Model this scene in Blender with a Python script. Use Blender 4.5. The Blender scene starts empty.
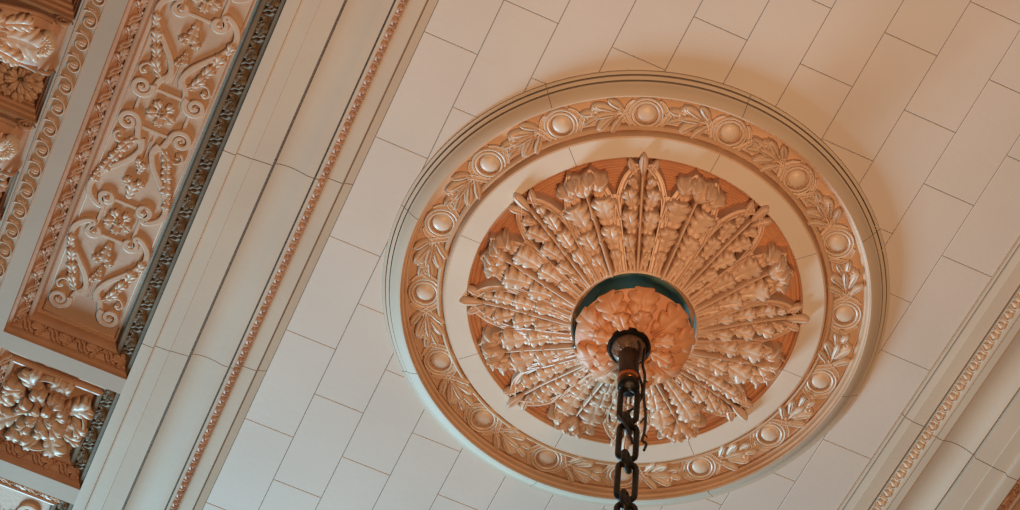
import bpy, math, random
from mathutils import Vector, Matrix
random.seed(7)
PI = math.pi
S, Cc = math.sin, math.cos
col = bpy.context.scene.collection
sc = bpy.context.scene
H = 8.5                                   # height of the plain ceiling field above the hall floor

# ------------------------------------------------------------------ camera
cam_d = bpy.data.cameras.new('camera'); cam = bpy.data.objects.new('camera', cam_d); col.objects.link(cam)
cam.location = (-1.77376, -3.72560, H - 6.94347)
cam.rotation_mode = 'XYZ'
cam.rotation_euler = (2.627270, -0.056281, -0.419752)
cam_d.sensor_width = 36.0
cam_d.lens = 36.0 * 2031.335 / 1020.0
cam_d.clip_end = 200
sc.camera = cam

# ------------------------------------------------------------------ world, light, exposure
w = bpy.data.worlds.new('world'); sc.world = w; w.use_nodes = True
w.node_tree.nodes['Background'].inputs[0].default_value = (0.96, 0.98, 0.98, 1)
w.node_tree.nodes['Background'].inputs[1].default_value = 0.055

def area(name, loc, target, sx, sy, color, power):
    l = bpy.data.lights.new(name, 'AREA'); l.shape = 'RECTANGLE'; l.size = sx; l.size_y = sy
    l.color = color; l.energy = power
    o = bpy.data.objects.new(name, l); col.objects.link(o); o.location = loc
    d = Vector(target) - Vector(loc); o.rotation_euler = d.to_track_quat('-Z', 'Y').to_euler()
    return o
# daylight from the tall windows at the far end of the hall
area('window_daylight', (-2.2, 7.4, H - 2.5), (-0.3, 0.8, H), 1.8, 1.8, (0.36, 0.73, 1.0), 950)
# warm electric light of the chandelier that hangs on the chain, below the frame
area('chandelier_glow', (-0.3, -1.2, H - 4.0), (-0.2, -1.2, H), 0.7, 0.7, (1.0, 0.62, 0.34), 93)
area('warm_fill', (-0.7, -3.6, H - 3.9), (-0.2, -0.8, H), 0.8, 0.8, (1.0, 0.62, 0.36), 22)  # added warm fill light from the camera side, free in the air
sc.view_settings.view_transform = 'Standard'; sc.view_settings.look = 'None'
sc.view_settings.gamma = 1.0; sc.view_settings.use_curve_mapping = False
sc.view_settings.exposure = 0.0

# ------------------------------------------------------------------ materials
def srgb(c):
    return tuple(((x / 255.0 + 0.055) / 1.055) ** 2.4 if x / 255.0 > 0.04045 else x / 255.0 / 12.92 for x in c)
def material(name, c1, c2, rough=0.6, scale=6.0, bump=0.15, bscale=60.0, metal=0.0, spec=0.4, c3=None):
    m = bpy.data.materials.new(name); m.use_nodes = True
    nt = m.node_tree; b = nt.nodes['Principled BSDF']
    tc = nt.nodes.new('ShaderNodeTexCoord')
    n = nt.nodes.new('ShaderNodeTexNoise'); n.inputs['Scale'].default_value = scale; n.inputs['Detail'].default_value = 6
    nt.links.new(tc.outputs['Object'], n.inputs['Vector'])
    r = nt.nodes.new('ShaderNodeValToRGB')
    r.color_ramp.elements[0].position = 0.34; r.color_ramp.elements[1].position = 0.66
    r.color_ramp.elements[0].color = (*srgb(c1), 1); r.color_ramp.elements[1].color = (*srgb(c2), 1)
    if c3:
        e = r.color_ramp.elements.new(0.78); e.color = (*srgb(c3), 1)
    nt.links.new(n.outputs['Fac'], r.inputs['Fac'])
    nt.links.new(r.outputs['Color'], b.inputs['Base Color'])
    n2 = nt.nodes.new('ShaderNodeTexNoise'); n2.inputs['Scale'].default_value = bscale; n2.inputs['Detail'].default_value = 4
    nt.links.new(tc.outputs['Object'], n2.inputs['Vector'])
    bp = nt.nodes.new('ShaderNodeBump'); bp.inputs['Strength'].default_value = bump; bp.inputs['Distance'].default_value = 0.01
    nt.links.new(n2.outputs['Fac'], bp.inputs['Height']); nt.links.new(bp.outputs['Normal'], b.inputs['Normal'])
    b.inputs['Roughness'].default_value = rough; b.inputs['Metallic'].default_value = metal
    b.inputs['Specular IOR Level'].default_value = spec
    return m
M_FIELD = material('ceiling_plaster', (206, 187, 170), (213, 194, 177), 0.75, 1.6, 0.05, 40)
M_BACK = material('joint_bedding_plaster', (150, 122, 98), (160, 132, 108), 0.9, 3, 0.0)  # darker backing plaster that shows in the joints
M_MOULD = material('moulding_plaster', (194, 170, 146), (201, 178, 153), 0.62, 2.2, 0.04, 40)
M_BEAM = material('beam_plaster', (176, 149, 124), (184, 157, 132), 0.65, 2.2, 0.04, 40)
M_RING = material('flat_ring_plaster', (216, 194, 172), (222, 201, 180), 0.6, 3, 0.04, 40)
M_TERRA = material('terracotta_ground', (190, 128, 88), (204, 146, 104), 0.55, 5, 0.10, 70)
M_BAND = material('band_ground', (200, 156, 120), (212, 170, 134), 0.5, 5, 0.08, 70)
M_LEAF = material('leaf_plaster', (212, 170, 138), (222, 183, 152), 0.40, 7, 0.18, 55, spec=0.55)
M_GARL = material('garland_plaster', (212, 180, 150), (222, 190, 162), 0.42, 7, 0.15, 60, spec=0.5)
M_HUB = material('boss_plaster', (204, 134, 88), (214, 150, 104), 0.5, 8, 0.15, 55, spec=0.55)
M_WELL = material('well_shade_tint', (116, 146, 138), (134, 162, 156), 0.45, 7, 0.1, 50)  # teal tint of the shadow inside the well, put into its colour
M_PANEL = material('panel_plaster', (188, 150, 120), (198, 160, 130), 0.5, 4, 0.10, 60)
M_RELIEF = material('relief_plaster', (196, 156, 124), (206, 168, 138), 0.42, 6, 0.12, 60)
M_FRAME = material('coffer_frame_paint', (180, 134, 102), (196, 148, 116), 0.45, 6, 0.12, 60)
M_CORNER = material('shaded_frame_paint', (112, 88, 62), (130, 104, 76), 0.6, 6, 0.1, 60)  # darkened frame paint, with the shade of the right-hand frames in its colour
M_BEAD = material('bead_paint', (178, 134, 110), (200, 158, 132), 0.5, 12, 0.1, 60)
M_IRON = material('dark_iron', (30, 26, 22), (44, 40, 34), 0.42, 14, 0.5, 60, metal=0.6, c3=(38, 66, 56))
M_SLEEVE = material('brown_sleeve', (52, 34, 26), (70, 48, 36), 0.4, 10, 0.3, 60, metal=0.3)
M_COPPER = material('copper', (176, 104, 62), (214, 140, 90), 0.25, 10, 0.1, 60, metal=0.9)
M_CAP = material('bronze_cap', (104, 76, 56), (130, 100, 78), 0.4, 14, 0.35, 60, metal=0.2)
M_CABLE = material('black_cable', (22, 20, 18), (34, 30, 26), 0.4, 14, 0.1, 60)

# ------------------------------------------------------------------ mesh helpers
class MB:
    def __init__(s): s.v = []; s.f = []
    def add(s, v, f):
        k = len(s.v); s.v.extend(v); s.f.extend([tuple(i + k for i in q) for q in f])
    def grid(s, rows, close_u=False, close_v=False):
        nr, nc = len(rows), len(rows[0]); k = len(s.v)
        for r in rows: s.v.extend(r)
        for i in range(nr if close_u else nr - 1):
            for j in range(nc if close_v else nc - 1):
                a = k + i * nc + j; b = k + i * nc + (j + 1) % nc
                c = k + ((i + 1) % nr) * nc + (j + 1) % nc; d = k + ((i + 1) % nr) * nc + j
                s.f.append((a, b, c, d))
    def build(s, name, mat, parent=None, smooth=True, loc=(0, 0, 0), angle=None, flip=False):
        me = bpy.data.meshes.new(name)
        me.from_pydata([tuple(p) for p in s.v], [], [tuple(reversed(q)) for q in s.f] if flip else s.f)
        me.materials.append(mat); me.validate()
        if smooth:
            me.polygons.foreach_set('use_smooth', [True] * len(me.polygons))
            if angle: me.set_sharp_from_angle(angle=math.radians(angle))
        me.update()
        o = bpy.data.objects.new(name, me); col.objects.link(o); o.location = loc
        if parent: o.parent = parent
        return o
def tag(o, label=None, cat=None, group=None, kind=None):
    if label: o['label'] = label
    if cat: o['category'] = cat
    if group: o['group'] = group
    if kind: o['kind'] = kind
    return o
def empty(name, loc, rz=0):
    o = bpy.data.objects.new(name, None); col.objects.link(o); o.location = loc; o.rotation_euler = (0, 0, rz)
    o.empty_display_size = 0.1
    return o
def dup(o, parent=None, loc=None, rz=None):
    c = o.copy(); col.objects.link(c)
    if parent: c.parent = parent
    if loc is not None: c.location = loc
    if rz is not None: c.rotation_euler = (0, 0, rz)
    for ch in [x for x in kids.get(o.name, [])]: dup_child(ch, c)
    return c
kids = {}
def reg(parent, child): kids.setdefault(parent.name, []).append(child); return child
def dup_child(ch, par):
    c = ch.copy(); col.objects.link(c); c.parent = par
    for g in kids.get(ch.name, []): dup_child(g, c)

def interp(tab, x):
    if x <= tab[0][0]: return tab[0][1]
    for (a, va), (b, vb) in zip(tab, tab[1:]):
        if x <= b: return va + (vb - va) * (x - a) / (b - a)
    return tab[-1][1]
def catmull(P, n=8, closed=False):
    out = []; N = len(P)
    rng = range(N if closed else N - 1)
    for i in rng:
        if closed: p0, p1, p2, p3 = P[(i - 1) % N], P[i], P[(i + 1) % N], P[(i + 2) % N]
        else: p0, p1, p2, p3 = P[max(i - 1, 0)], P[i], P[i + 1], P[min(i + 2, N - 1)]
        for k in range(n):
            t = k / n
            out.append(tuple(0.5 * (2 * b + (c - a) * t + (2 * a - 5 * b + 4 * c - d) * t * t + (-a + 3 * b - 3 * c + d) * t ** 3)
                             for a, b, c, d in zip(p0, p1, p2, p3)))
    if not closed: out.append(tuple(P[-1]))
    return out

# relief pieces live in a flat (x, y, h) space, h pointing out of the surface; «place» turns them, «maps» lay them on the surface
def leaf(L, W, n=4, hh=0.012, lift=0.0, skew=0.10, nt=None, ns=9, tip=0.75, base=0.0, arch=0.0, depth=0.42, vein=0.35):
    nt = nt or max(14, 6 * n); rows = []
    for i in range(nt + 1):
        t = i / nt
        env = max(0.0, S(PI * min(1, (base + (1 - base) * t)) ** (1.0 / tip if tip < 1 else 1))) ** 0.6
        env = max(env, 0.0)
        lob = (1 - depth) + depth * abs(S(PI * (n * t))) ** 0.55 if n else 1.0
        wd = W / 2 * env * lob + 0.0004
        row = []
        end = (1 - t ** 10) * (0.35 + 0.65 * min(1, t * 4))
        for j in range(ns):
            s_ = -1 + 2 * j / (ns - 1); a = abs(s_)
            x = L * t + skew * L * (a ** 1.5) * env * (0.4 + 0.6 * lob) - skew * L * 0.2
            h = hh * (1 - a ** 2.6) * (0.6 + 0.4 * lob) * end
            h -= hh * vein * math.exp(-(s_ / 0.16) ** 2) * end
            if n: h += hh * 0.22 * a * (abs(S(PI * n * t)) - 0.5) * end
            h += lift * t * t + arch * S(PI * t)
            row.append((x, s_ * wd, h))
        e0, e1 = row[0], row[-1]
        row = [(e0[0], e0[1] * .8, -0.012)] + row + [(e1[0], e1[1] * .8, -0.012)]
        rows.append(row)
    tp = rows[-1]
    rows.append([(x + 0.0005, y, -0.012) for x, y, h in tp])
    return rows
def lobed(L, W, n=3, hh=0.018, lift=0.02, skew=0.55, ns=13, depth=0.36, arch=0.0, peak=0.62, under=0.16, bottom=-.012):
    """oak-like acanthus leaflet: n round lobes down each side and one at the tip"""
    nt = 7 * n + 7; rows = []
    for i in range(nt + 1):
        t = i / nt
        env = (t / peak) ** 0.55 if t < peak else math.sqrt(max(0, 1 - ((t - peak) / (1 - peak)) ** 2.2))
        env = 0.30 + 0.70 * env if t < peak else env
        ph = t * (n + 0.5)
        b = abs(S(PI * ph)) ** 0.6
        lob = (1 - depth) + depth * b
        if t > 1 - 0.5 / (n + 0.5): lob = 1 - depth + depth * max(b, 0.85 * 0)
        wd = W / 2 * env * lob + 0.0003
        row = []
        end = min(1, 0.25 + 5 * t) * (1 - t ** 14)
        for j in range(ns):
            s_ = -1 + 2 * j / (ns - 1); a = abs(s_)
            x = L * t + skew * W * 0.5 * (a ** 1.3) * env * lob - skew * W * 0.12
            h = hh * (1 - a ** 7) * (0.80 + 0.30 * a * b) * end
            h -= hh * 0.16 * a * (0.5 + 0.5 * Cc(2 * PI * ph * 1.0)) * end
            h -= hh * 0.26 * math.exp(-(s_ / 0.10) ** 2) * end
            h += lift * t ** 1.5 + arch * S(PI * t)
            row.append((x, s_ * wd, h))
        e0, e1 = row[0], row[-1]
        u = under * W
        rows.append([(max(0, e0[0] - u), e0[1] * 0.66, bottom)] + row + [(max(0, e1[0] - u), e1[1] * 0.66, bottom)])
    rows.append([(x - under * W, y * 0.66, bottom) for x, y, h in rows[-1]])
    return rows
def ribbon(P, wd, h, prof='round', lift=None, base=-0.012, ns=7):
    rows = []; N = len(P)
    for i, p in enumerate(P):
        a = P[max(i - 1, 0)]; b = P[min(i + 1, N - 1)]
        dx, dy = b[0] - a[0], b[1] - a[1]; l = math.hypot(dx, dy) or 1
        nx, ny = -dy / l, dx / l
        t = i / max(N - 1, 1)
        ww = wd(t) if callable(wd) else wd
        lf = lift(t) if lift else 0.0
        hv = h(t) if callable(h) else h
        row = []
        for j in range(ns):
            s_ = -1 + 2 * j / (ns - 1)
            if prof == 'round': hh = hv * math.sqrt(max(0, 1 - (abs(s_) ** 2.4) * 0.92))
            elif prof == 'edge': hh = hv * (1.0 if 0.45 < abs(s_) else 0.55)
            else: hh = hv * (1 if abs(s_) < 0.95 else 0.8)
            row.append((p[0] + nx * s_ * ww / 2, p[1] + ny * s_ * ww / 2, hh + lf))
        row = [(row[0][0], row[0][1], base)] + row + [(row[-1][0], row[-1][1], base)]
        rows.append(row)
    f, g = rows[0], rows[-1]
    rows = [[(x, y, base) for x, y, _ in f]] + rows + [[(x, y, base) for x, y, _ in g]]
    return rows
def ball(r, h=None, n=10, m=6):
    rows = []
    for i in range(m + 1):
        a = PI / 2 * i / m
        rows.append([(r * S(a) * Cc(2 * PI * j / n), r * S(a) * S(2 * PI * j / n), (h or r) * Cc(a)) for j in range(n + 1)])
    rows.append([(x, y, -0.012) for x, y, _ in rows[-1]])
    return rows
def place(rows, ox=0, oy=0, ang=0, oh=0, mir=False, sc_=1.0):
    c, s = Cc(ang), S(ang); out = []
    for r in rows:
        q = []
        for x, y, h in r:
            if mir: y = -y
            x *= sc_; y *= sc_
            q.append((ox + x * c - y * s, oy + x * s + y * c, h + oh))
        out.append(q)
    return out
def remap(rows, fn): return [[fn(*p) for p in r] for r in rows]
def flat(z): return lambda x, y, h: (x, y, z - h)
def lathe(prof, a0=0, a1=2 * PI, n=96):
    return [[(r * Cc(a0 + (a1 - a0) * i / n), r * S(a0 + (a1 - a0) * i / n), z) for r, z in prof] for i in range(n + 1)]
def tube(P, r, n=8, closed=False):
    P = [Vector(p) for p in P]; N = len(P); rows = []
    t0 = (P[1] - P[0]).normalized(); up = Vector((0, 0, 1)) if abs(t0.z) < 0.9 else Vector((1, 0, 0))
    nrm = t0.cross(up).normalized()
    for i in range(N):
        a = P[(i - 1) % N] if closed else P[max(i - 1, 0)]; b = P[(i + 1) % N] if closed else P[min(i + 1, N - 1)]
        t = (b - a).normalized(); nrm = (nrm - t * nrm.dot(t)).normalized(); bn = t.cross(nrm)
        rr = r(i / (N - 1)) if callable(r) else r
        rows.append([tuple(P[i] + (nrm * Cc(2 * PI * j / n) + bn * S(2 * PI * j / n)) * rr) for j in range(n)])
    return rows

# ------------------------------------------------------------------ ceiling field of stone-coloured blocks (structure)
PW = 0.2190; X0 = -0.9874; LY = 0.4810; GAP = 0.0009
def chamfer_block(mb, x0, x1, y0, y1, z, g=GAP, c=0.0022, d=0.012):
    o = [(x0 + g, y0 + g), (x1 - g, y0 + g), (x1 - g, y1 - g), (x0 + g, y1 - g)]
    i = [(x0 + g + c, y0 + g + c), (x1 - g - c, y0 + g + c), (x1 - g - c, y1 - g - c), (x0 + g + c, y1 - g - c)]
    v = [(*p, z) for p in i] + [(*p, z + c * 0.8) for p in o] + [(*p, z + d) for p in o]
    f = [(0, 1, 2, 3)]
    for k in range(4):
        k2 = (k + 1) % 4
        f += [(k, 4 + k, 4 + k2, k2), (4 + k, 8 + k, 8 + k2, 4 + k2)]
    mb.add(v, f)
mb = MB()
xs = [-1.206] + [X0 + PW * k for k in range(11)][:]
xs = xs + [1.206] if xs[-1] < 1.19 else xs[:-1] + [1.206]
for k in range(len(xs) - 1):
    par = (round((xs[k + 1] - X0) / PW)) % 2
    y = -1.190 - 0.2425 * (1 if par == 1 else 0) - 3 * LY
    while y < 3.6:
        chamfer_block(mb, xs[k], xs[k + 1], y, y + LY, 0.0); y += LY
fld = mb.build('ceiling', M_FIELD, None, smooth=False, loc=(0, 0, H)); tag(fld, kind='structure')
mb = MB(); mb.add([(-1.3, -4, .010), (1.3, -4, .010), (1.3, 4, .010), (-1.3, 4, .010)], [(0, 1, 2, 3)])
mb.build('joint_bedding', M_BACK, fld, smooth=False)

# ------------------------------------------------------------------ long mouldings either side (structure)
PROF_L = [(1.2065, 0.0), (1.2075, -.004), (1.2400, -.022), (1.2405, .004), (1.2470, .004), (1.2475, -.029), (1.262, -.031), (1.306, -.034), (1.311, -.036),
        (1.3115, -.038), (1.339, -.074), (1.345, -.076), (1.3515, -.077), (1.352, -.045), (1.358, -.045), (1.359, -.079), (1.384, -.082), (1.400, -.078),
        (1.420, -.073), (1.450, -.070), (1.480, -.073), (1.500, -.080), (1.514, -.090), (1.515, -.060), (1.524, -.060), (1.525, -.112), (1.540, -.114), (1.600, -.124),
        (1.602, -.127), (1.665, -.131), (1.668, -.148), (1.676, -.15), (1.716, -.15)]
PROF_R = [(1.2045, 0.0), (1.2050, .004), (1.2095, .004), (1.2100, -.012), (1.2160, -.014), (1.2165, .002), (1.2210, .002), (1.2215, -.022), (1.246, -.029), (1.247, -.032), (1.302, -.034),
        (1.3025, -.010), (1.311, -.010), (1.3115, -.038), (1.339, -.074), (1.345, -.076), (1.352, -.077), (1.353, -.070), (1.357, -.070), (1.359, -.080), (1.384, -.082), (1.386, -.078), (1.400, -.074),
        (1.420, -.067), (1.450, -.064), (1.480, -.070), (1.500, -.080), (1.514, -.090), (1.520, -.092), (1.5205, -.075), (1.527, -.075), (1.528, -.112), (1.540, -.114), (1.600, -.124),
        (1.602, -.127), (1.665, -.131), (1.668, -.148), (1.676, -.15), (1.716, -.15)]
def moulding(name, sgn, joints):
    PROF = PROF_L if sgn < 0 else PROF_R
    mb = MB()
    for a, b in zip(joints, joints[1:]):
        g = 0.0018
        rows = [[(sgn * s_, y, z) for s_, z in PROF] for y in (a + g, b - g)]
        e = [(sgn * s_, a + g, z + .012) for s_, z in PROF]
        rows = [e] + rows + [[(sgn * s_, b - g, z + .012) for s_, z in PROF]]
        mb.grid(rows)
    o = mb.build(name, M_MOULD, None, smooth=True, loc=(0, 0, H), angle=28, flip=(sgn > 0)); tag(o, kind='structure')
    mb = MB(); mb.grid([[(sgn * s_, y, z + .010) for s_, z in PROF if z < .0 or s_ < 1.21] for y in (-4, 4)])
    mb.build('joint_bedding', M_BACK, o, smooth=True)
    return o
jl = [-3.83, -2.87, -1.91, -0.955, 0.0, 0.955, 1.91, 2.87, 3.83]
tl = moulding('trim_1', -1, jl); tr = moulding('trim_2', 1, jl)
# bead and leaf row on the sloping bed of each moulding
def bead_row(sgn, parent, y0, y1):
    def fn(x, y, h):       # x across the bed 0..0.05, y along
        t = x / 0.05
        return (sgn * (1.3115 + 0.0275 * t - h * 0.75), y, -(0.038 + 0.036 * t) - h * 0.6)
    mb = MB(); y = y0; k = 0
    while y < y1:
        # rounded tongue with a raised rim
        P = [(0.004, y + .006), (0.020, y + .002), (0.038, y + .006), (0.046, y + .022), (0.038, y + .038), (0.020, y + .042), (0.004, y + .038)]
        mb.grid(remap(ribbon(catmull(P, 4), 0.006, 0.010, base=-.004, ns=5), fn))
        mb.grid(remap(place(leaf(0.036, 0.024, 0, 0.014, ns=7, vein=0.1), 0.004, y + .022, 0), fn))
        mb.grid(remap(place(leaf(0.044, 0.014, 0, 0.012, ns=5, vein=0.0), 0.002, y + .0485, 0), fn))
        y += 0.053; k += 1
    mb.build('leaf_and_tongue_row', M_BEAD if sgn < 0 else M_GARL, parent, angle=50)
bead_row(-1, tl, -1.6, 2.7); bead_row(1, tr, -0.9, 1.2)

# ------------------------------------------------------------------ coffered beams (structure): soffit at z = -0.15 with openings
ZB = -0.15
C1 = (-2.240, -1.716, -1.147, 1.147)       # long scroll panel opening
C2 = (-2.240, -1.716, 1.224, 1.757)
C3 = (-2.240, -1.716, 1.842, 3.9)
C0 = (-2.240, -1.716, -1.757, -1.224)
LX0, LX1 = -2.640, -2.395
def soffit(name, sgn, holes, x0, x1, y0, y1):
    xs_ = sorted({x0, x1} | {h[0] for h in holes} | {h[1] for h in holes})
    ys_ = sorted({y0, y1} | {h[2] for h in holes} | {h[3] for h in holes})
    mb = MB()
    for a, b in zip(xs_, xs_[1:]):
        for c, d in zip(ys_, ys_[1:]):
            if any(h[0] <= (a + b) / 2 <= h[1] and h[2] <= (c + d) / 2 <= h[3] for h in holes): continue
            mb.add([(sgn * a, sgn * c, ZB), (sgn * b, sgn * c, ZB), (sgn * b, sgn * d, ZB), (sgn * a, sgn * d, ZB)], [(0, 1, 2, 3)])
    o = mb.build(name, M_BEAM, None, smooth=False, loc=(0, 0, H)); tag(o, kind='structure')
    return o
PITCH = 0.465
LY1 = [0.201 + PITCH * k for k in range(-2, 6)]
left_holes = [(LX0, LX1, y - 0.236, y) for y in LY1]
bl = soffit('trim_3', 1, [C0, C1, C2, C3] + left_holes, -3.1, -1.716, -2.2, 3.9)
br = soffit('trim_4', -1, [C0, C1, C2], -2.9, -1.716, -2.2, 3.9)

# raised edge line beside the openings and leaf-and-tongue band down the left beam
def along(mb, x, y0, y1, wd, h, z=ZB):
    mb.grid(remap(ribbon([(x, y0), (x, y1)], wd, h), flat(z)))
mb = MB(); y = -1.2
while y < 1.9:
    P = [(-2.374, y), (-2.345, y - .004), (-2.322, y + .014), (-2.318, y + .044), (-2.335, y + .060), (-2.358, y + .052), (-2.362, y + .034), (-2.350, y + .026)]
    mb.grid(remap(place(leaf(0.046, 0.034, 0, 0.015, ns=7), -2.368, y + .030, 0.1), flat(ZB)))
    mb.grid(remap(ribbon(catmull(P, 4), 0.009, 0.012), flat(ZB)))
    mb.grid(remap(place(leaf(0.050, 0.016, 0, 0.012, ns=5), -2.374, y + .082, 0.25), flat(ZB)))
    y += 0.0975
along(mb, -2.383, -1.2, 1.9, 0.006, 0.010); along(mb, -2.311, -1.2, 1.9, 0.006, 0.006)
mb.build('leaf_and_tongue_band', M_RELIEF, bl, angle=50)

# ------------------------------------------------------------------ coffer frames and carved panels
FP = [(0.0, -.150), (0.003, -.132), (0.016, -.128), (0.020, -.112), (0.058, -.086), (0.061, -.080), (0.0615, -.094), (0.066, -.103), (0.073, -.106),
      (0.081, -.103), (0.087, -.092), (0.0885, -.060)]
PZ = -0.060
def side_strip(prof, c, side):
    x0, x1, y0, y1 = c; rows = []
    for d, z in prof:
        A, B = {'right': ((x1 - d, y0 + d), (x1 - d, y1 - d)), 'left': ((x0 + d, y1 - d), (x0 + d, y0 + d)),
                'far': ((x1 - d, y1 - d), (x0 + d, y1 - d)), 'near': ((x0 + d, y0 + d), (x1 - d, y0 + d))}[side]
        rows.append([(*A, z), (*B, z)])
    return rows
def frame_band(mb, c, side, y_lo=None, y_hi=None):
    """twisted ribbon and leaf clusters laid on the sloping bed of the frame"""
    x0, x1, y0, y1 = c
    L = (y1 - y0) if side in ('right', 'left') else (x1 - x0)
    def fn(u, v, h):      # u along, v across 0..0.038, h out
        d = 0.0205 + v; z = -0.112 + 0.026 * v / 0.0375 - h * 0.85; d += h * 0.5
        if side == 'right': return (x1 - d, y0 + u, z)
        if side == 'left': return (x0 + d, y1 - u, z)
        if side == 'far': return (x1 - u, y1 - d, z)
        return (x0 + u, y0 + d, z)
    u = 0.045; k = 0; end = L - 0.045
    rnd = random.Random(3)
    while u < end:
        if (y_lo is None) or (y_lo < u < y_hi):
            if k % 2 == 0:
                for q, (a, l) in enumerate(((0.15, .052), (0.75, .034), (-0.55, .034), (2.6, .026))):
                    mb.grid(remap(place(lobed(l * 1.15, l * 0.75, 2, 0.013, lift=.008, ns=7), u - .016, 0.018, a + rnd.uniform(-.1, .1)), fn))
                mb.grid(remap(place(ball(0.0065, 0.016, 8, 3), u - .010, 0.018), fn))
            else:
                for q in range(2):
                    uu = u - 0.020 + q * 0.020
                    P = [(uu - .012, 0.002), (uu + .004, 0.010), (uu + .012, 0.026), (uu + .028, 0.037)]
                    mb.grid(remap(ribbon(catmull(P, 3), 0.014, 0.014, ns=7), fn))
        u += 0.058; k += 1
def coffer_frame(root, c, vis):
    mb = MB(); mb.add([(c[0] + .08, c[2] + .08, PZ), (c[1] - .08, c[2] + .08, PZ), (c[1] - .08, c[3] - .08, PZ), (c[0] + .08, c[3] - .08, PZ)], [(0, 1, 2, 3)])
    mb.build('panel_ground', M_PANEL, root, smooth=False)
    for side in ('right', 'left', 'far', 'near'):
        mb = MB(); mb.grid(side_strip(FP, c, side))
        fr = mb.build('frame_moulding', M_CORNER if side == 'right' else M_FRAME, root, angle=30)  # right side takes the darkened copy in place of shade
        if side in vis:
            mb = MB(); frame_band(mb, c, side, *vis[side])
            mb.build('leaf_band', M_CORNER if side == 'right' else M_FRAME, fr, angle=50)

def spiral(cx, cy, r0, r1, a0, turns, n=26, sgn=1):
    return [(cx + (r0 + (r1 - r0) * i / n) * Cc(a0 + sgn * 2 * PI * turns * i / n), cy + (r0 + (r1 - r0) * i / n) * S(a0 + sgn * 2 * PI * turns * i / n)) for i in range(n + 1)]
XC = -1.981
def heart(yA, yB):
    """lyre pair: broad scrolls at yA, narrow waist, opening to volutes at yB (local u runs from A to B)"""
    L = abs(yB - yA); d = 1 if yB > yA else -1
    mbs = MB()
    def T(x, u, h=0): return (x, yA + d * u)
    for m in (-1, 1):
        ax, bx = 0.074 * m, 0.106 * m
        k = L / 0.352
        # outer scroll at A: winds out of the eye, over the top and down the outside
        sp = spiral(0.074, 0, 0.008, 0.030, PI * 0.1, 1.15, 24, -1)           # in local (x,u) for m=+1
        body = [(0.086, -0.038), (0.118, -0.030), (0.148, 0.004), (0.152, 0.050), (0.128, 0.105 * k), (0.090, 0.150 * k), (0.048, 0.200 * k), (0.026, 0.245 * k), (0.024, 0.275 * k)]
        spb = spiral(0.106, L, 0.044, 0.008, PI * 1.15, 1.55, 34, -1)
        path = catmull(sp[:-1:3] + [(0.062, -0.030)] * 0 + body + [(0.034, L - 0.052), ] + [], 5)
        P = [T(m * x, u) for x, u in path]
        mbs.grid(remap(ribbon(P, 0.025, 0.014, prof='flat', ns=9), flat(PZ)))
        mbs.grid(remap(ribbon([T(m * x, u) for x, u in spb], lambda t: 0.025 - 0.010 * t, 0.016, prof='flat', ns=9), flat(PZ)))
        mbs.grid(remap(ribbon([T(m * x, u) for x, u in catmull([(0.024, 0.255 * k), (0.030, L - 0.075), (0.050, L - 0.052), (0.062, L - 0.012)], 5)], 0.025, 0.013, prof='flat', ns=9), flat(PZ)))
        mbs.grid(remap(place(ball(0.010, 0.020, 10, 4), *T(bx, L)), flat(PZ)))
        mbs.grid(remap(place(ball(0.0135, 0.022, 12, 5), *T(ax, 0)), flat(PZ)))
    # inner raised field between the scroll arms near the waist
    mbs.grid(remap(ribbon([T(0, 0.16 * k), T(0, L - 0.05)], lambda t: 0.010, 0.008), flat(PZ)))
    return mbs
def T2(p, x, u): return (XC + x, p[0] + p[1] * u)
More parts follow.
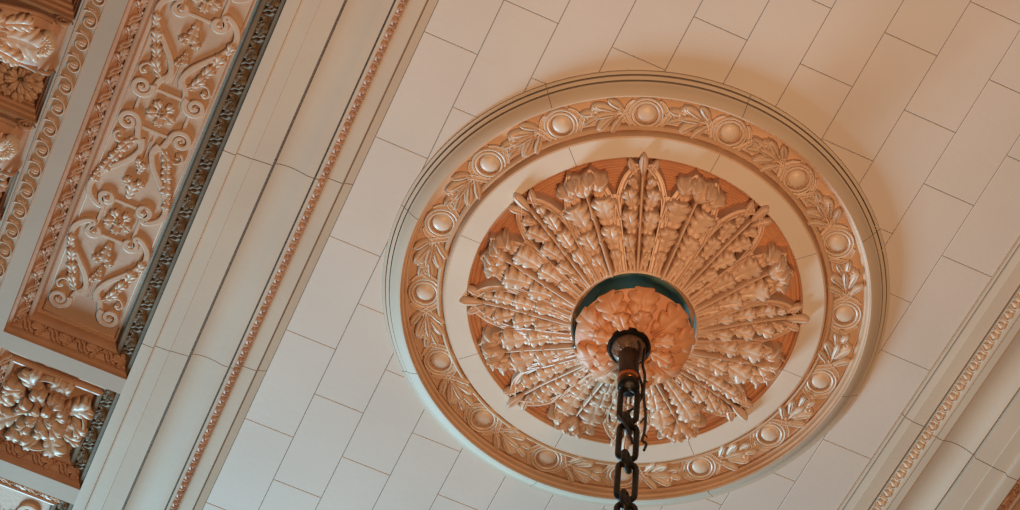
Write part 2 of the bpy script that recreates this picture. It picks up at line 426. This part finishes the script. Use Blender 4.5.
def scroll_relief(root, hearts, flowers):
    for yA, yB in hearts:
        mb = heart(yA, yB)
        mb.v = [(XC + x, y, z) for x, y, z in mb.v]
        mb.build('scroll_pair', M_RELIEF, root, angle=60)
        L = abs(yB - yA); d = 1 if yB > yA else -1; k = L / .352
        def A(x, u, ang): return dict(ox=XC + x, oy=yA + d * u, ang=ang * d if d > 0 else -ang)
        # central oak-leaf sprig inside the heart
        mb = MB()
        for x, u, a, l, wd in ((0, 0.030, 90, 0.075, 0.042), (0.0, 0.075, 60, 0.055, .032), (0.0, 0.075, 125, 0.055, .032), (0.0, 0.150, 80, 0.055, 0.026), (0, 0.17, 110, .05, .022)):
            mb.grid(remap(place(lobed(l * 1.15, wd * 1.35, 3, 0.014, lift=.014), XC + x, yA + d * u, math.radians(a) * d), flat(PZ)))
        mb.build('leaf_sprig', M_RELIEF, root, angle=60)
        # scalloped leaves along the outside of each arm, curling over at the end
        for m in (-1, 1):
            mb = MB()
            for (x, u, a, l, wd) in ((0.056, 0.300, -62, 0.095, 0.040), (0.080, 0.245, -66, 0.085, 0.044), (0.112, 0.185, -78, 0.080, 0.046), (0.140, 0.120, -84, 0.075, 0.034)):
                an = math.radians(a)
                dirx, diru = Cc(an) * 1.0, S(an)
                ang = math.atan2(d * diru, m * dirx)
                mb.grid(remap(place(lobed(l, wd * 1.15, 3, 0.015, lift=.012), XC + m * x, yA + d * u * k, ang), flat(PZ)))
            cx, cu = 0.122, 0.235 * k + 0.012
            P = [(XC + m * x, yA + d * u) for x, u in catmull([(0.050, 0.290 * k), (0.085, 0.262 * k), (0.118, 0.255 * k), (0.138, 0.278 * k), (0.126, 0.298 * k), (0.110, 0.288 * k)], 5)]
            mb.grid(remap(ribbon(P, lambda t: 0.012 + 0.008 * t, 0.016), flat(PZ)))
            mb.grid(remap(place(ball(0.012, 0.022), XC + m * 0.118, yA + d * 0.282 * k), flat(PZ)))
            mb.build('scalloped_leaf', M_RELIEF, root, angle=60)
    for yf, dx in flowers:
        mb = MB()
        for m in (-1, 1):
            mb.grid(remap(ribbon([(XC + m * dx, yf - .072), (XC + m * dx, yf + .072)], 0.014, 0.010, prof='flat'), flat(PZ)))
            mb.grid(remap(ribbon([(XC - dx + .01, yf + m * .086), (XC + dx - .01, yf + m * .086)], 0.014, 0.010, prof='flat'), flat(PZ)))
        mb.build('linking_bar', M_RELIEF, root, angle=40)
        mb = MB()
        for q in range(5):
            mb.grid(remap(place(lobed(0.058, 0.044, 2, 0.013, lift=.012), XC, yf, 0.3 + q * 2 * PI / 5), flat(PZ)))
        for q in range(5):
            mb.grid(remap(place(ball(0.008, 0.026, 8, 4), XC + .011 * Cc(q * 1.257), yf + .011 * S(q * 1.257)), flat(PZ)))
        mb.build('flower', M_RELIEF, root, angle=60)
def thin_border(root, c):
    mb = MB(); d = 0.108
    P = [(c[0] + d, c[2] + d), (c[1] - d, c[2] + d), (c[1] - d, c[3] - d), (c[0] + d, c[3] - d)]
    for a, b in zip(P, P[1:] + P[:1]):
        mb.grid(remap(ribbon([a, b], 0.006, 0.005), flat(PZ)))
    mb.build('panel_border', M_RELIEF, root)

p1 = empty('carved_panel', (0, 0, H))
tag(p1, 'long carved ceiling panel with scrolls and small flowers at upper left', 'ceiling panel')
coffer_frame(p1, C1, {'right': (0.3, 2.3), 'far': (None, None), 'left': (0.0, 1.9)})
HE = [(0.437, 0.080), (0.597, 0.950), (-0.437, -0.080), (-0.597, -0.950)]
scroll_relief(p1, HE, [(0, 0.098), (0.517, 0.076), (-0.517, 0.076)]); thin_border(p1, C1)
p3 = empty('carved_panel', (0, 0, H))
tag(p3, 'carved scroll panel in the bottom left corner, below the square flower panel', 'ceiling panel')
coffer_frame(p3, C3, {'right': (0.0, 0.6), 'near': (None, None), 'left': (1.4, 2.1)})
scroll_relief(p3, [(2.392, 2.039)], [(2.472, .076)])
# the same long panel in the beam at the right edge
p4 = empty('carved_panel', (0, 0, H))
tag(p4, 'carved ceiling panel of which only a frame corner shows at the bottom right edge', 'ceiling panel')
C4 = (1.716, 2.240, -1.147, 1.147)
XC = 1.981
coffer_frame(p4, C4, {'left': (0.6, 1.6)})
scroll_relief(p4, [(0.437, 0.080)], [(0, .098)])
XC = -1.981

# square panel with a big flower in curling leaves
p2 = empty('flower_panel', (0, 0, H))
tag(p2, 'square sunken ceiling panel holding one big carved flower with curling leaves, at lower left', 'ceiling panel')
coffer_frame(p2, C2, {'right': (None, None), 'far': (None, None), 'left': (None, None)})
CX2, CY2 = -1.978, 1.4905
rnd = random.Random(11)
def petal(mb, cx, cy, r, ang, L, W, n, lift, oh, hh=0.018, skew=.12):
    mb.grid(remap(place(lobed(L, W * 1.1, max(2, n - 2), hh, lift=lift, arch=.010, bottom=-.03 - oh), cx + r * Cc(ang), cy + r * S(ang), ang, oh), flat(PZ)))
for q in range(8):                                   # outer acanthus leaves with curled tips
    a = q * PI / 4 + 0.2 + rnd.uniform(-.12, .12)
    mb = MB()
    petal(mb, CX2, CY2, 0.085, a, 0.100 + .030 * (q % 2), 0.100, 5, 0.030, 0.012 + .010 * (q % 2))
    ox, oy = CX2 + .125 * Cc(a + .38), CY2 + .125 * S(a + .38)
    mb.grid(remap(place(lobed(.085, .070, 2, .018, lift=.030, arch=.014, bottom=-.06), ox, oy, a + .38 + (.9 if q % 2 else -.7), .026), flat(PZ)))
    mb.build('outer_leaf', M_RELIEF, p2, angle=60)
for q in range(7):
    a = q * 2 * PI / 7 + 0.5 + rnd.uniform(-.2, .2)
    mb = MB(); petal(mb, CX2, CY2, 0.030, a, 0.075 + rnd.uniform(0, .02), 0.070, 4, 0.040 - .02 * (q % 2), 0.040 + .012 * (q % 2), hh=.022); mb.build('petal', M_RELIEF, p2, angle=60)
for q in range(5):
    a = q * 2 * PI / 5
    mb = MB(); petal(mb, CX2, CY2, 0.008, a, 0.050, 0.042, 3, 0.034, 0.070, hh=.012); mb.build('petal', M_RELIEF, p2, angle=60)
mb = MB(); mb.grid(remap(place(ball(0.018, 0.10), CX2, CY2), flat(PZ))); mb.build('flower_centre', M_FRAME, p2)
for q in range(4):                                   # S-scrolls wrapped round the flower
    a = q * PI / 2 + 0.95
    P = []
    for i in range(26):
        t = i / 25; rr = 0.150 + 0.028 * S(t * PI); th = a + 1.05 * t
        P.append((CX2 + rr * Cc(th), CY2 + rr * S(th)))
    mb = MB(); mb.grid(remap(ribbon(P, lambda t: 0.010 + 0.014 * S(PI * t) ** 0.7, 0.050, lift=lambda t: 0.018 * S(PI * t)), flat(PZ)))
    e = P[-1]; mb.grid(remap(ribbon(spiral(e[0] - .020 * Cc(a + 1.15), e[1] - .020 * S(a + 1.15), .024, .004, a + 1.15, 1.2, 18), 0.012, 0.042), flat(PZ)))
    mb.grid(remap(place(leaf(.07, .05, 4, .022, lift=.02), P[12][0] * .9 + CX2 * .1, P[12][1] * .9 + CY2 * .1, a + 0.6 + PI / 2, .02), flat(PZ)))
    mb.build('curling_scroll', M_RELIEF, p2, angle=60)

# ------------------------------------------------------------------ small dark coffers with rosettes, far left
LFP = [(0.0, -.150), (0.004, -.128), (0.014, -.126), (0.017, -.108), (0.027, -.105), (0.030, -.085), (0.034, -.083), (0.037, -.070)]
lcoffers = []
for k, y1 in enumerate(LY1):
    if k not in (1, 2, 3): continue
    c = (LX0, LX1, y1 - 0.236, y1)
    r = empty('small_coffer', (0, 0, H))
    tag(r, {1: 'small coffer at the top left corner of the photo, above the upper scroll bracket',
            2: 'small brown coffer with a many-petalled rosette between the two scroll brackets at the left edge',
            3: 'small coffer at the left edge below the lower scroll bracket'}[k], 'coffer')
    for side in ('right', 'left', 'far', 'near'):
        mb = MB(); mb.grid(side_strip(LFP, c, side)); mb.build('frame_moulding', M_FRAME, r, angle=30)
    mb = MB(); d = .030
    mb.add([(c[0] + d, c[2] + d, -.070), (c[1] - d, c[2] + d, -.070), (c[1] - d, c[3] - d, -.070), (c[0] + d, c[3] - d, -.070)], [(0, 1, 2, 3)])
    mb.build('panel_ground', M_FRAME, r, smooth=False)
    cx, cy = (LX0 + LX1) / 2 + .004, y1 - 0.118
    ro = MB(); ro.grid(remap(place(ball(0.030, 0.020), cx, cy), flat(-.070)))
    ro = ro.build('rosette', M_FRAME, r)
    for q in range(9):
        a = q * 2 * PI / 9
        mb = MB(); mb.grid(remap(place(lobed(.078, .056, 2, .014, lift=.020, arch=.012), cx + .018 * Cc(a), cy + .018 * S(a), a, .004), flat(-.070)))
        mb.build('petal', M_RELIEF, ro, angle=60)
    for q in range(7):
        a = q * 2 * PI / 7 + .2
        mb = MB(); mb.grid(remap(place(lobed(.046, .036, 1, .012, lift=.018, arch=.010), cx + .010 * Cc(a), cy + .010 * S(a), a, .022), flat(-.070)))
        mb.build('petal', M_RELIEF, ro, angle=60)
    mb = MB(); mb.grid(remap(place(ball(.010, .040), cx, cy), flat(-.070))); mb.build('rosette_centre', M_CORNER, ro)

# scroll brackets
def bracket(yc, label):
    r = empty('scroll_bracket', (-2.42, yc, H + ZB)); tag(r, label, 'bracket', 'scroll brackets at the left edge')
    W = 0.105
    # body: S-profile in x-z, extruded in y
    top = catmull([(0.010, -.012), (-.030, -.055), (-.075, -.060), (-.130, -.070), (-.20, -.105), (-.30, -.150), (-.42, -.165), (-.60, -.165)], 5)
    mb = MB(); rows = []
    for x, z in top:
        rows.append([(x, -W, 0.0), (x, -W, z * .9), (x, -W * .86, z), (x, -W * .5, z * 1.05), (x, 0, z * 1.06), (x, W * .5, z * 1.05), (x, W * .86, z), (x, W, z * .9), (x, W, 0.0)])
    rows = [[(p[0] + .002, p[1], 0.0) for p in rows[0]]] + rows
    mb.grid(rows); mb.build('bracket_body', M_FRAME, r, angle=50)
    for m in (-1, 1):
        mb = MB()
        sp = spiral(-.010, -.030, .034, .006, 0.4, 1.6, 34)
        mb.grid(tube([(x, m * (W + .002), z) for x, z in sp], 0.0085))
        arm = catmull([(-.035, -.055), (-.10, -.050), (-.20, -.085), (-.32, -.135), (-.5, -.15)], 5)
        mb.grid(tube([(x, m * (W + .002), z) for x, z in arm], 0.011))
        mb.build('side_volute', M_FRAME, r)
    def bz(x, y, h):
        z = interp([(-a, b * 1.06) for a, b in top], -x) if x < 0.01 else -.012
        return (x, y, z - h)
    mb = MB()
    for a0, oy, l, wd, ox in ((0, 0, .15, .11, -.20), (.30, .045, .12, .06, -.22), (-.30, -.045, .12, .06, -.22), (.12, .05, .13, .07, -.33), (-.12, -.05, .13, .07, -.33), (0, 0, .14, .10, -.36)):
        mb.grid(remap(place(lobed(l * 1.1, wd * 1.3, 4, .020, lift=.026), ox, oy, a0), bz))
    mb.build('acanthus_leaf', M_LEAF, r, angle=60)
    mb = MB()
    for oy in (-.030, 0, .030):
        mb.grid(remap(ribbon([(-.5 + .03 * i, oy) for i in range(12)], .014, .026), bz))
    mb.build('leaf_rib', M_LEAF, r, angle=60)
    mb = MB()
    for q in range(5):
        a = -1.2 + q * 0.6
        mb.grid(place_w(leaf(.055, .044, 2, .020, lift=.016, arch=.016), -.052, -.02, a, -.064))
    mb.grid(place_w(ball(.014, .024), -.045, 0, 0, -.066))
    mb.grid(place_w(ball(.012, .022), -.022, .022, 0, -.060)); mb.grid(place_w(ball(.012, .022), -.022, -.022, 0, -.060))
    mb.build('end_blossom', M_GARL, r, angle=60)
def place_w(rows, ox, oy, ang, z): return remap(place(rows, ox, oy, ang), flat(z))
bracket(-0.146, 'upper of the two carved leaf scroll brackets at the top left edge')
bracket(-0.146 + PITCH, 'lower of the two carved leaf scroll brackets, below the many-petalled rosette')

# ------------------------------------------------------------------ the round medallion
MD = empty('ceiling_medallion', (0, 0, H))
tag(MD, 'large round carved plaster medallion with leafy rosette and wreath border on the ceiling', 'ceiling medallion')
def seg_lathe(name, prof, mat, g, n=20, angle=28):
    mb = MB(); rr = sum(p[0] for p in prof) / len(prof)
    for k in range(8):
        a0, a1 = k * PI / 4 + g / rr, (k + 1) * PI / 4 - g / rr
        rows = lathe(prof, a0, a1, n)
        rows = [[(x, y, z + .012) for x, y, z in rows[0]]] + rows + [[(x, y, z + .012) for x, y, z in rows[-1]]]
        mb.grid(rows)
    return mb.build(name, mat, MD, angle=angle)
RIM = [(1.004, .004), (1.002, -.009), (.991, -.011), (.9905, .000), (.9875, .000), (.987, -.020), (.974, -.024), (.9735, -.006), (.9705, -.006), (.970, -.034),
       (.966, -.036), (.962, -.040), (.956, -.046), (.950, -.051), (.942, -.056), (.933, -.061), (.926, -.063)]
rim = seg_lathe('outer_rim', RIM, M_MOULD, .0014)
mb = MB(); mb.grid(lathe([(r, z + .009) for r, z in RIM])); mb.build('joint_bedding', M_BACK, rim)
INNER = [(.926, -.062), (.922, -.060), (.920, -.046), (.916, -.043), (.912, -.042), (.910, -.026), (.907, -.022), (.902, -.020), (.9045, .008), (.900, .008), (.8995, -.004),
         (.792, -.004), (.791, .008), (.787, .008), (.786, -.018), (.782, -.026), (.775, -.031), (.768, -.028), (.770, -.008), (.764, -.010), (.758, -.030), (.752, -.046), (.745, -.0475)]
mb = MB(); mb.grid(lathe(INNER[:12], n=192)); mb.build('wreath_ground', M_BAND, MD, angle=28)
mb = MB(); mb.grid(lathe(INNER[11:], n=192)); mb.build('inner_moulding', M_BAND, MD, angle=40)
FR = [(.745, -.0475), (.664, -.0475), (.661, -.045)]
fr = seg_lathe('flat_ring', FR, M_RING, .0011)
mb = MB(); mb.grid(lathe([(r, z + .006) for r, z in FR])); mb.build('joint_bedding', M_BACK, fr)
BG = [(.22, .160), (.26, .130), (.35, .085), (.45, .045), (.52, .025), (.60, .014), (.65, .008)]
dish = [(.661, -.045), (.659, -.034), (.654, -.032), (.652, -.016)]
r_ = .650
while r_ > .22:
    gz = 0.004 * S((r_ - .45) * 2 * PI / 0.021) if r_ > .48 else 0
    dish.append((r_, -interp(BG, r_) + gz)); r_ -= .003
mb = MB(); mb.grid(lathe(dish, n=160)); mb.build('dish', M_TERRA, MD, angle=60)

# wreath of roundels, interlaced band and laurel sprays
RR = 0.831; ZW = -0.004
prof = [(0, -.022), (.012, -.0215), (.024, -.0185), (.033, -.0145), (.039, -.008), (.0400, .002), (.0440, .002), (.0455, -.018), (.050, -.021), (.0545, -.018),
        (.0555, -.011), (.0575, -.011), (.0590, -.018), (.0635, -.020), (.0675, -.015), (.069, .002)]
mb = MB(); mb.grid(lathe([(r, z) for r, z in prof], n=40))
rd0 = mb.build('roundel', M_GARL, MD, angle=45)
for k in range(16):
    a = k * PI / 8
    o = rd0 if k == 0 else dup(rd0)
    o.location = (RR * Cc(a), RR * S(a), ZW); o.rotation_euler = (0, 0, a)
# local frame for a spray: u = arc length from roundel k, v = radial offset
def arcmap(u, v, h):
    a = u / RR
    r = RR + v
    return (r * Cc(a), r * S(a), ZW - h)
ARC = RR * PI / 8                                   # 0.3263
strands = []
for k in range(2):                                  # strands that leave each roundel and cross beside it
    m = 1 if k == 0 else -1
    for P in ([(0.042, 0.052 * m), (0.062, 0.036 * m), (0.076, 0.012 * m), (0.090, -0.012 * m), (0.108, -0.016 * m), (0.116, 0.002 * m), (0.102, 0.010 * m)],
              [(ARC - 0.042, 0.052 * m), (ARC - 0.062, 0.036 * m), (ARC - 0.074, 0.012 * m), (ARC - 0.088, -0.012 * m), (ARC - .104, -.020 * m)]):
        mb = MB(); mb.grid(remap(ribbon(catmull(P, 6), 0.020, 0.017 + .002 * k, prof='edge'), arcmap))
        strands.append(mb.build('ribbon_strand', M_GARL, MD, angle=50))
# spray: stem starts near u=0.075 and fans towards the next roundel with decreasing world angle -> build from the far end
def spray_map(u, v, h): return arcmap(ARC - u, v, h)
mb = MB()
mb.grid(remap(ribbon(catmull([(0.070, -.004), (0.12, .002), (0.18, 0.0), (0.225, .004)], 6), 0.010, 0.014), spray_map))
for (u, v, a, l, wd) in ((0.078, 0.006, 46, 0.086, 0.034), (0.085, -0.006, -48, 0.086, 0.034), (0.108, 0.006, 30, 0.096, 0.036), (0.116, -0.006, -32, 0.092, 0.036),
                         (0.148, 0.006, 46, 0.068, 0.030), (0.150, -0.006, -46, 0.066, 0.028), (0.160, 0.004, 16, 0.088, 0.032), (0.168, -0.003, -14, 0.078, 0.028), (0.10, 0.0, 2, 0.10, 0.030)):
    mb.grid(remap(place(leaf(l, wd, 0, 0.022, lift=.026, skew=0.0, ns=9, nt=12, vein=.6), u, v, math.radians(a)), spray_map))
ls0 = mb.build('laurel_spray', M_GARL, MD, angle=60)
mb = MB()
for (u, v) in ((0.186, 0.026), (0.204, 0.018), (0.196, 0.036)):
    mb.grid(remap(place(ball(0.011, 0.030, 10, 5), u, v), spray_map))
be = mb.build('berries', M_GARL, ls0); reg(ls0, be)
for k in range(1, 16):
    [dup(st_, rz=k * PI / 8) for st_ in strands]; dup(ls0, rz=k * PI / 8)

# rosette leaves
ZL = [(.24, .205), (.26, .200), (.30, .184), (.36, .160), (.44, .125), (.52, .094), (.60, .070), (.66, .060), (.72, .058)]
def dome(dz=0.0, tab=ZL):
    def fn(x, y, h):
        r = math.hypot(x, y); return (x, y, -(interp(tab, r) + dz + h))
    return fn
def polar(r, adeg): a = math.radians(adeg); return (r * Cc(a), r * S(a))
DL = dome(-.020)
BD = dome(-.030)
def deep(rows): return [[(x, y, (h if h > -.011 else -.095)) for x, y, h in r] for r in rows]
def leaflet(mb, r, adeg, turn, L, W, n=3, lift=.030, hh=.018, dm=None, oh=0):
    x, y = polar(r, adeg)
    mb.grid(remap(place(lobed(L, W, n, hh, lift=lift, skew=.34, depth=.38, peak=.66, under=.2, bottom=-.095 - oh), x, y, math.radians(adeg + turn), oh), dm or DL))
def stalk(mb, pts, wd, h, dm=None, prof='round'):
    mb.grid(remap(deep(ribbon(catmull([polar(*p) for p in pts], 6), wd, h, prof=prof)), dm or DL))
def acanthus(parent):
    """eight broad leaves whose tips curl over"""
    mb = MB()
    stalk(mb, [(.250, 0), (.34, 0), (.44, 0), (.56, 0)], lambda t: .018 - .004 * t, lambda t: .036)
    for m in (-1, 1):
        stalk(mb, [(.250, 4.4 * m), (.31, 4.6 * m), (.36, 4.8 * m)], .016, .022)
        stalk(mb, [(.250, 7.2 * m), (.28, 7.4 * m), (.30, 7.4 * m)], .018, .018)
    # little husk on the stem
    for rr in (.38, .47): mb.grid(remap(deep(place(ball(.013, .042, 8, 4), *polar(rr, 0))), DL))
    root = mb.build('acanthus_leaf', M_LEAF, parent, angle=60)
    for m in (-1, 1):
        for (r, a, t, L, W, n, lf) in ((.262, 6.4, 3, .080, .052, 2, .026), (.325, 6.2, 3, .106, .082, 3, .042), (.412, 5.5, 4, .126, .104, 3, .056), (.520, 4.4, 14, .074, .070, 2, .044)):
            mb = MB(); leaflet(mb, r, a * m, t * m, L, W, n, lf)
            reg(root, mb.build('leaflet', M_LEAF, root, angle=60))
    mb = MB()
    for (r, a, t, L, W, oh) in ((.548, 0, 0, .085, .100, .018), (.556, 5.0, 22, .066, .072, .012), (.556, -5.0, -22, .066, .072, .012), (.580, 2.4, 8, .050, .052, .036), (.580, -2.4, -8, .050, .052, .036)):
        x, y = polar(r, a)
        mb.grid(remap(place(lobed(L, W, 2, .024, lift=-.004, arch=.030, bottom=-.07 - oh), x, y, math.radians(a + t), oh), DL))
    reg(root, mb.build('curled_tip', M_LEAF, root, angle=60))
    return root
def lily(parent):
    """eight sprays ending in three pointed leaves"""
    mb = MB()
    stalk(mb, [(.250, 0), (.36, 0), (.48, 0), (.60, 0)], lambda t: .014, lambda t: .026)
    for m in (-1, 1):
        stalk(mb, [(.250, 2.5 * m), (.29, 3.2 * m), (.35, 4.2 * m)], .014, .020)
        stalk(mb, [(.250, 6.0 * m), (.28, 6.2 * m), (.30, 6.4 * m)], .016, .018)
    root = mb.build('lily_spray', M_LEAF, parent, angle=60)
    for m in (-1, 1):
        for (r, a, t, L, W, n, lf) in ((.262, 5.4, 5, .066, .038, 2, .022), (.300, 5.0, 6, .092, .056, 2, .034), (.372, 4.0, 9, .106, .068, 3, .042), (.455, 3.0, 14, .104, .066, 3, .044), (.535, 2.2, 20, .064, .044, 2, .036)):
            mb = MB(); leaflet(mb, r, a * m, t * m, L, W, n, lf)
            reg(root, mb.build('leaflet', M_LEAF, root, angle=60))
    mb = MB()
    for rr in (.40, .42, .44, .50, .52): mb.grid(remap(deep(place(ball(.008, .040, 8, 4), *polar(rr, 1.2 * (-1) ** int(rr * 50)))), DL))
    reg(root, mb.build('seed_pods', M_LEAF, root))
    for (r, t, L, W, dh) in ((.590, 0, .098, .036, .022), (.580, 27, .088, .032, .010), (.580, -27, .088, .032, .010)):
        mb = MB(); x, y = polar(r, t * .06)
        mb.grid(remap(deep(place(leaf(L, W, 0, .014, lift=.016, skew=0, vein=.6, nt=14), x, y, math.radians(t), dh)), DL))
        reg(root, mb.build('pointed_tip', M_LEAF, root, angle=60))
    return root
def strap(parent):
    """plain strap that rises between two leaves and forks to both tips"""
    mb = MB()
    mb.grid(remap(deep(ribbon(catmull([polar(.252, 11.25), polar(.36, 11.25), polar(.46, 11.2), polar(.53, 11.25)], 6), lambda t: .022 + .014 * t, .026, prof='edge')), DL))
    for a in (3.4, 20.6):
        m = 1 if a > 11.25 else -1
        mb.grid(remap(deep(ribbon(catmull([polar(.44, 11.25 + .3 * m), polar(.50, 11.25 + 1.2 * m), polar(.555, 11.25 + 3.2 * m), polar(.60, 11.25 + 5.8 * m), polar(.638, a)], 6), .024, .026, prof='edge')), DL))
    return mb.build('strap', M_LEAF, parent, angle=40)
ac0 = acanthus(MD); li0 = lily(MD); st0 = strap(MD)
li0.rotation_euler = (0, 0, PI / 8)
for k in range(1, 8):
    dup(ac0, rz=k * PI / 4); dup(li0, rz=k * PI / 4 + PI / 8)
mir = st0.data.copy()
for k in range(1, 8): dup(st0, rz=k * PI / 4)
mir.transform(Matrix.Scale(-1, 4, (0, 1, 0))); mir.flip_normals()
for k in range(8):
    c = st0.copy(); c.data = mir; col.objects.link(c); c.rotation_euler = (0, 0, k * PI / 4)

# the dark well and the hanging leafy boss
well = [(.262, -.150), (.259, -.185), (.254, -.198), (.246, -.202), (.240, -.192), (.236, -.165), (.228, -.120), (.222, -.085), (.200, -.075), (.165, -.080), (.140, -.120), (.125, -.180), (.130, -.235), (.16, -.262), (.205, -.272)]
mb = MB(); mb.grid(lathe(well[:5], n=96)); mb.build('well_lip', M_LEAF, MD, angle=40)
mb = MB(); mb.grid(lathe(well[4:], n=96)); mb.build('dark_well', M_WELL, MD, angle=40)
BS = [(.0, .350), (.06, .345), (.10, .338), (.15, .325), (.20, .305), (.24, .280)]
DB = dome(-.014, BS)
mb = MB(); mb.grid(lathe([(.205, -.272), (.222, -.276), (.226, -.284), (.215, -.292), (.18, -.304), (.12, -.322), (.05, -.336), (.0, -.338)], n=64))
boss = mb.build('leaf_boss', M_HUB, MD, angle=60)
rnd = random.Random(5)
for q in range(9):
    a = q * 40 + 18 + rnd.uniform(-4, 4)
    mb = MB(); x, y = polar(.088, a)
    mb.grid(remap(place(lobed(.150, .128, 3, .016, lift=.014 + .010 * (q % 2), skew=.25, arch=.006, ns=17, depth=.34, bottom=-.02), x, y, math.radians(a + rnd.uniform(-9, 9)), 0), DB))
    for m in (-1, -.35, .35, 1):
        x2, y2 = polar(.088, a + 7 * m)
        mb.grid(remap(ribbon(catmull([(x2, y2), polar(.13, a + 6 * m), polar(.180, a + 9 * m)], 5), lambda t: .008 - .004 * t, .026), DB))
    mb.build('boss_leaf', M_HUB, boss, angle=60)
for q in range(8):
    a = q * 45 + 42 + rnd.uniform(-5, 5)
    mb = MB(); x, y = polar(.072, a)
    mb.grid(remap(place(lobed(.092, .074, 2, .014, lift=.022, skew=.3, depth=.45, bottom=-.03), x, y, math.radians(a + rnd.uniform(-15, 15)), .012), DB))
    mb.build('boss_leaf', M_HUB, boss, angle=60)

# ------------------------------------------------------------------ chain hung from the boss
rx = Vector((0.913, -0.407, 0))                     # across the hall
off = rx * -0.018
CH = empty('hanging_chain', (off.x, off.y, H - 0.335))
tag(CH, 'dark iron chain with long links hanging from the leafy boss of the medallion', 'chain')
mb = MB(); mb.grid(lathe([(.0, .02), (.078, .02), (.082, .0), (.084, -.016), (.076, -.026), (.064, -.022), (.060, -.008)], n=40)); mb.build('ceiling_ring', M_IRON, CH, angle=60)
mb = MB(); mb.grid(lathe([(.062, .0), (.066, -.022), (.062, -.042), (.050, -.058), (.030, -.066), (.0, -.068)], n=32)); cap = mb.build('cap', M_CAP, CH, angle=60)
mb = MB()
for q in range(7):
    a = q * 2 * PI / 7
    mb.grid(remap(place(leaf(.052, .036, 3, .018, lift=-.004), .016 * Cc(a), .016 * S(a), a, .0), lambda x, y, h: (x, y, -(.068 - 7.5 * (x * x + y * y)) - h)))
mb.build('cap_leaves', M_CAP, cap, angle=60)
mb = MB(); mb.grid(lathe([(.030, -.06), (.039, -.066), (.039, -.215), (.036, -.220), (.036, -.226), (.0, -.226)], n=24))
sl = mb.build('sleeve', M_SLEEVE, CH, angle=40)
mb = MB()
for zz in (-.090, -.155):
    for q in range(8):
        a = q * PI / 4
        mb.add([(.0395 * Cc(a + t) , .0395 * S(a + t), zz + s_) for t, s_ in ((-.1, -.008), (.1, -.008), (.1, .008), (-.1, .008))], [(0, 1, 2, 3)])
mb.build('sleeve_slot', M_CABLE, sl)
mb = MB(); mb.grid(lathe([(.036, -.222), (.043, -.228), (.044, -.244), (.037, -.258), (.026, -.264), (.0, -.264)], n=24)); mb.build('copper_collar', M_COPPER, CH, angle=60)
mb = MB(); mb.grid(lathe([(.0, -.255), (.030, -.258), (.040, -.270), (.042, -.292), (.030, -.306), (.0, -.310)], n=20)); mb.build('socket', M_IRON, CH, angle=60)
def link_pts(L, W, zc, horiz, shift=0, lean=0):
    hl, hw = L / 2 - W / 2, W / 2; P = []
    for i in range(9):
        a = PI * i / 8; P.append((hw * Cc(a), zc + hl + hw * S(a)))
    for i in range(9):
        a = PI + PI * i / 8; P.append((hw * Cc(a), zc - hl + hw * S(a)))
    return [tuple(horiz * (x + lean * (z - zc)) + Vector((0, 0, z)) + rx * (shift * 1.0)) for x, z in P]
ly = Vector((0.407, 0.913, 0))
z = -0.300; k = 0; slope = 0.010
while z > -1.75:
    sh = slope * (z + .33)
    face = k % 2 == 0
    L, W, r = (0.215, 0.062, 0.0115) if face else (0.082, 0.050, 0.0115)
    zc = z - L / 2
    h = (rx * Cc(.12 * ((-1) ** (k // 2))) + ly * S(.12)) if face else (ly * Cc(.4) + rx * S(.4))
    h = h.normalized()
    mb = MB(); mb.grid(tube(link_pts(L, W, zc, h, sh, 0.03 * (-1) ** k), r, 10, closed=True), close_u=True, close_v=True)
    if not face:
        # thick cast knuckle on the connecting link
        mb.grid(lathe([(0.0, zc + .030), (.014, zc + .026), (.019, zc + .010), (.019, zc - .010), (.014, zc - .026), (0.0, zc - .030)], n=10))
        for j in range(len(mb.v) - 66, len(mb.v)): 
            v = mb.v[j]; mb.v[j] = (v[0] + rx.x * sh, v[1] + rx.y * sh, v[2])
    mb.build('chain_link', M_IRON, CH)
    z -= L - 0.030; k += 1
# thin cable twisted round the chain from the boss
CB = empty('electric_cable', (off.x, off.y, H - 0.335))
tag(CB, 'thin black cable wound loosely round the upper links of the chain', 'cable')
P = []
for i in range(90):
    t = i / 89; zz = -.02 - .66 * t
    rad = .055 - .022 * t + .008 * S(17 * t); th = 5.2 + 9.0 * max(0, t - .25) + .3 * S(11 * t)
    P.append((rad * Cc(th - .42), rad * S(th - .42), zz))
mb = MB(); mb.grid(tube(P, 0.0052, 6), close_v=True); mb.build('wire', M_CABLE, CB)
P = [tuple(rx * x + ly * -.02 + Vector((0, 0, zz))) for x, zz in catmull([(.045, .0), (.058, -.06), (.052, -.16), (.060, -.24), (.055, -.36), (.062, -.50), (.058, -.60), (.050, -.66), (.064, -.68), (.056, -.72)], 6)]
mb = MB(); mb.grid(tube(P, 0.0055, 6), close_v=True)
for q in range(5):
    zz = -.25 - .09 * q
    mb.grid(tube([tuple(rx * (.055 + .012 * t * (-1) ** q) + ly * -.02 + Vector((0, 0, zz - .03 * t))) for t in (0, .5, 1)], .003, 5), close_v=True)
mb.build('wire', M_CABLE, CB)
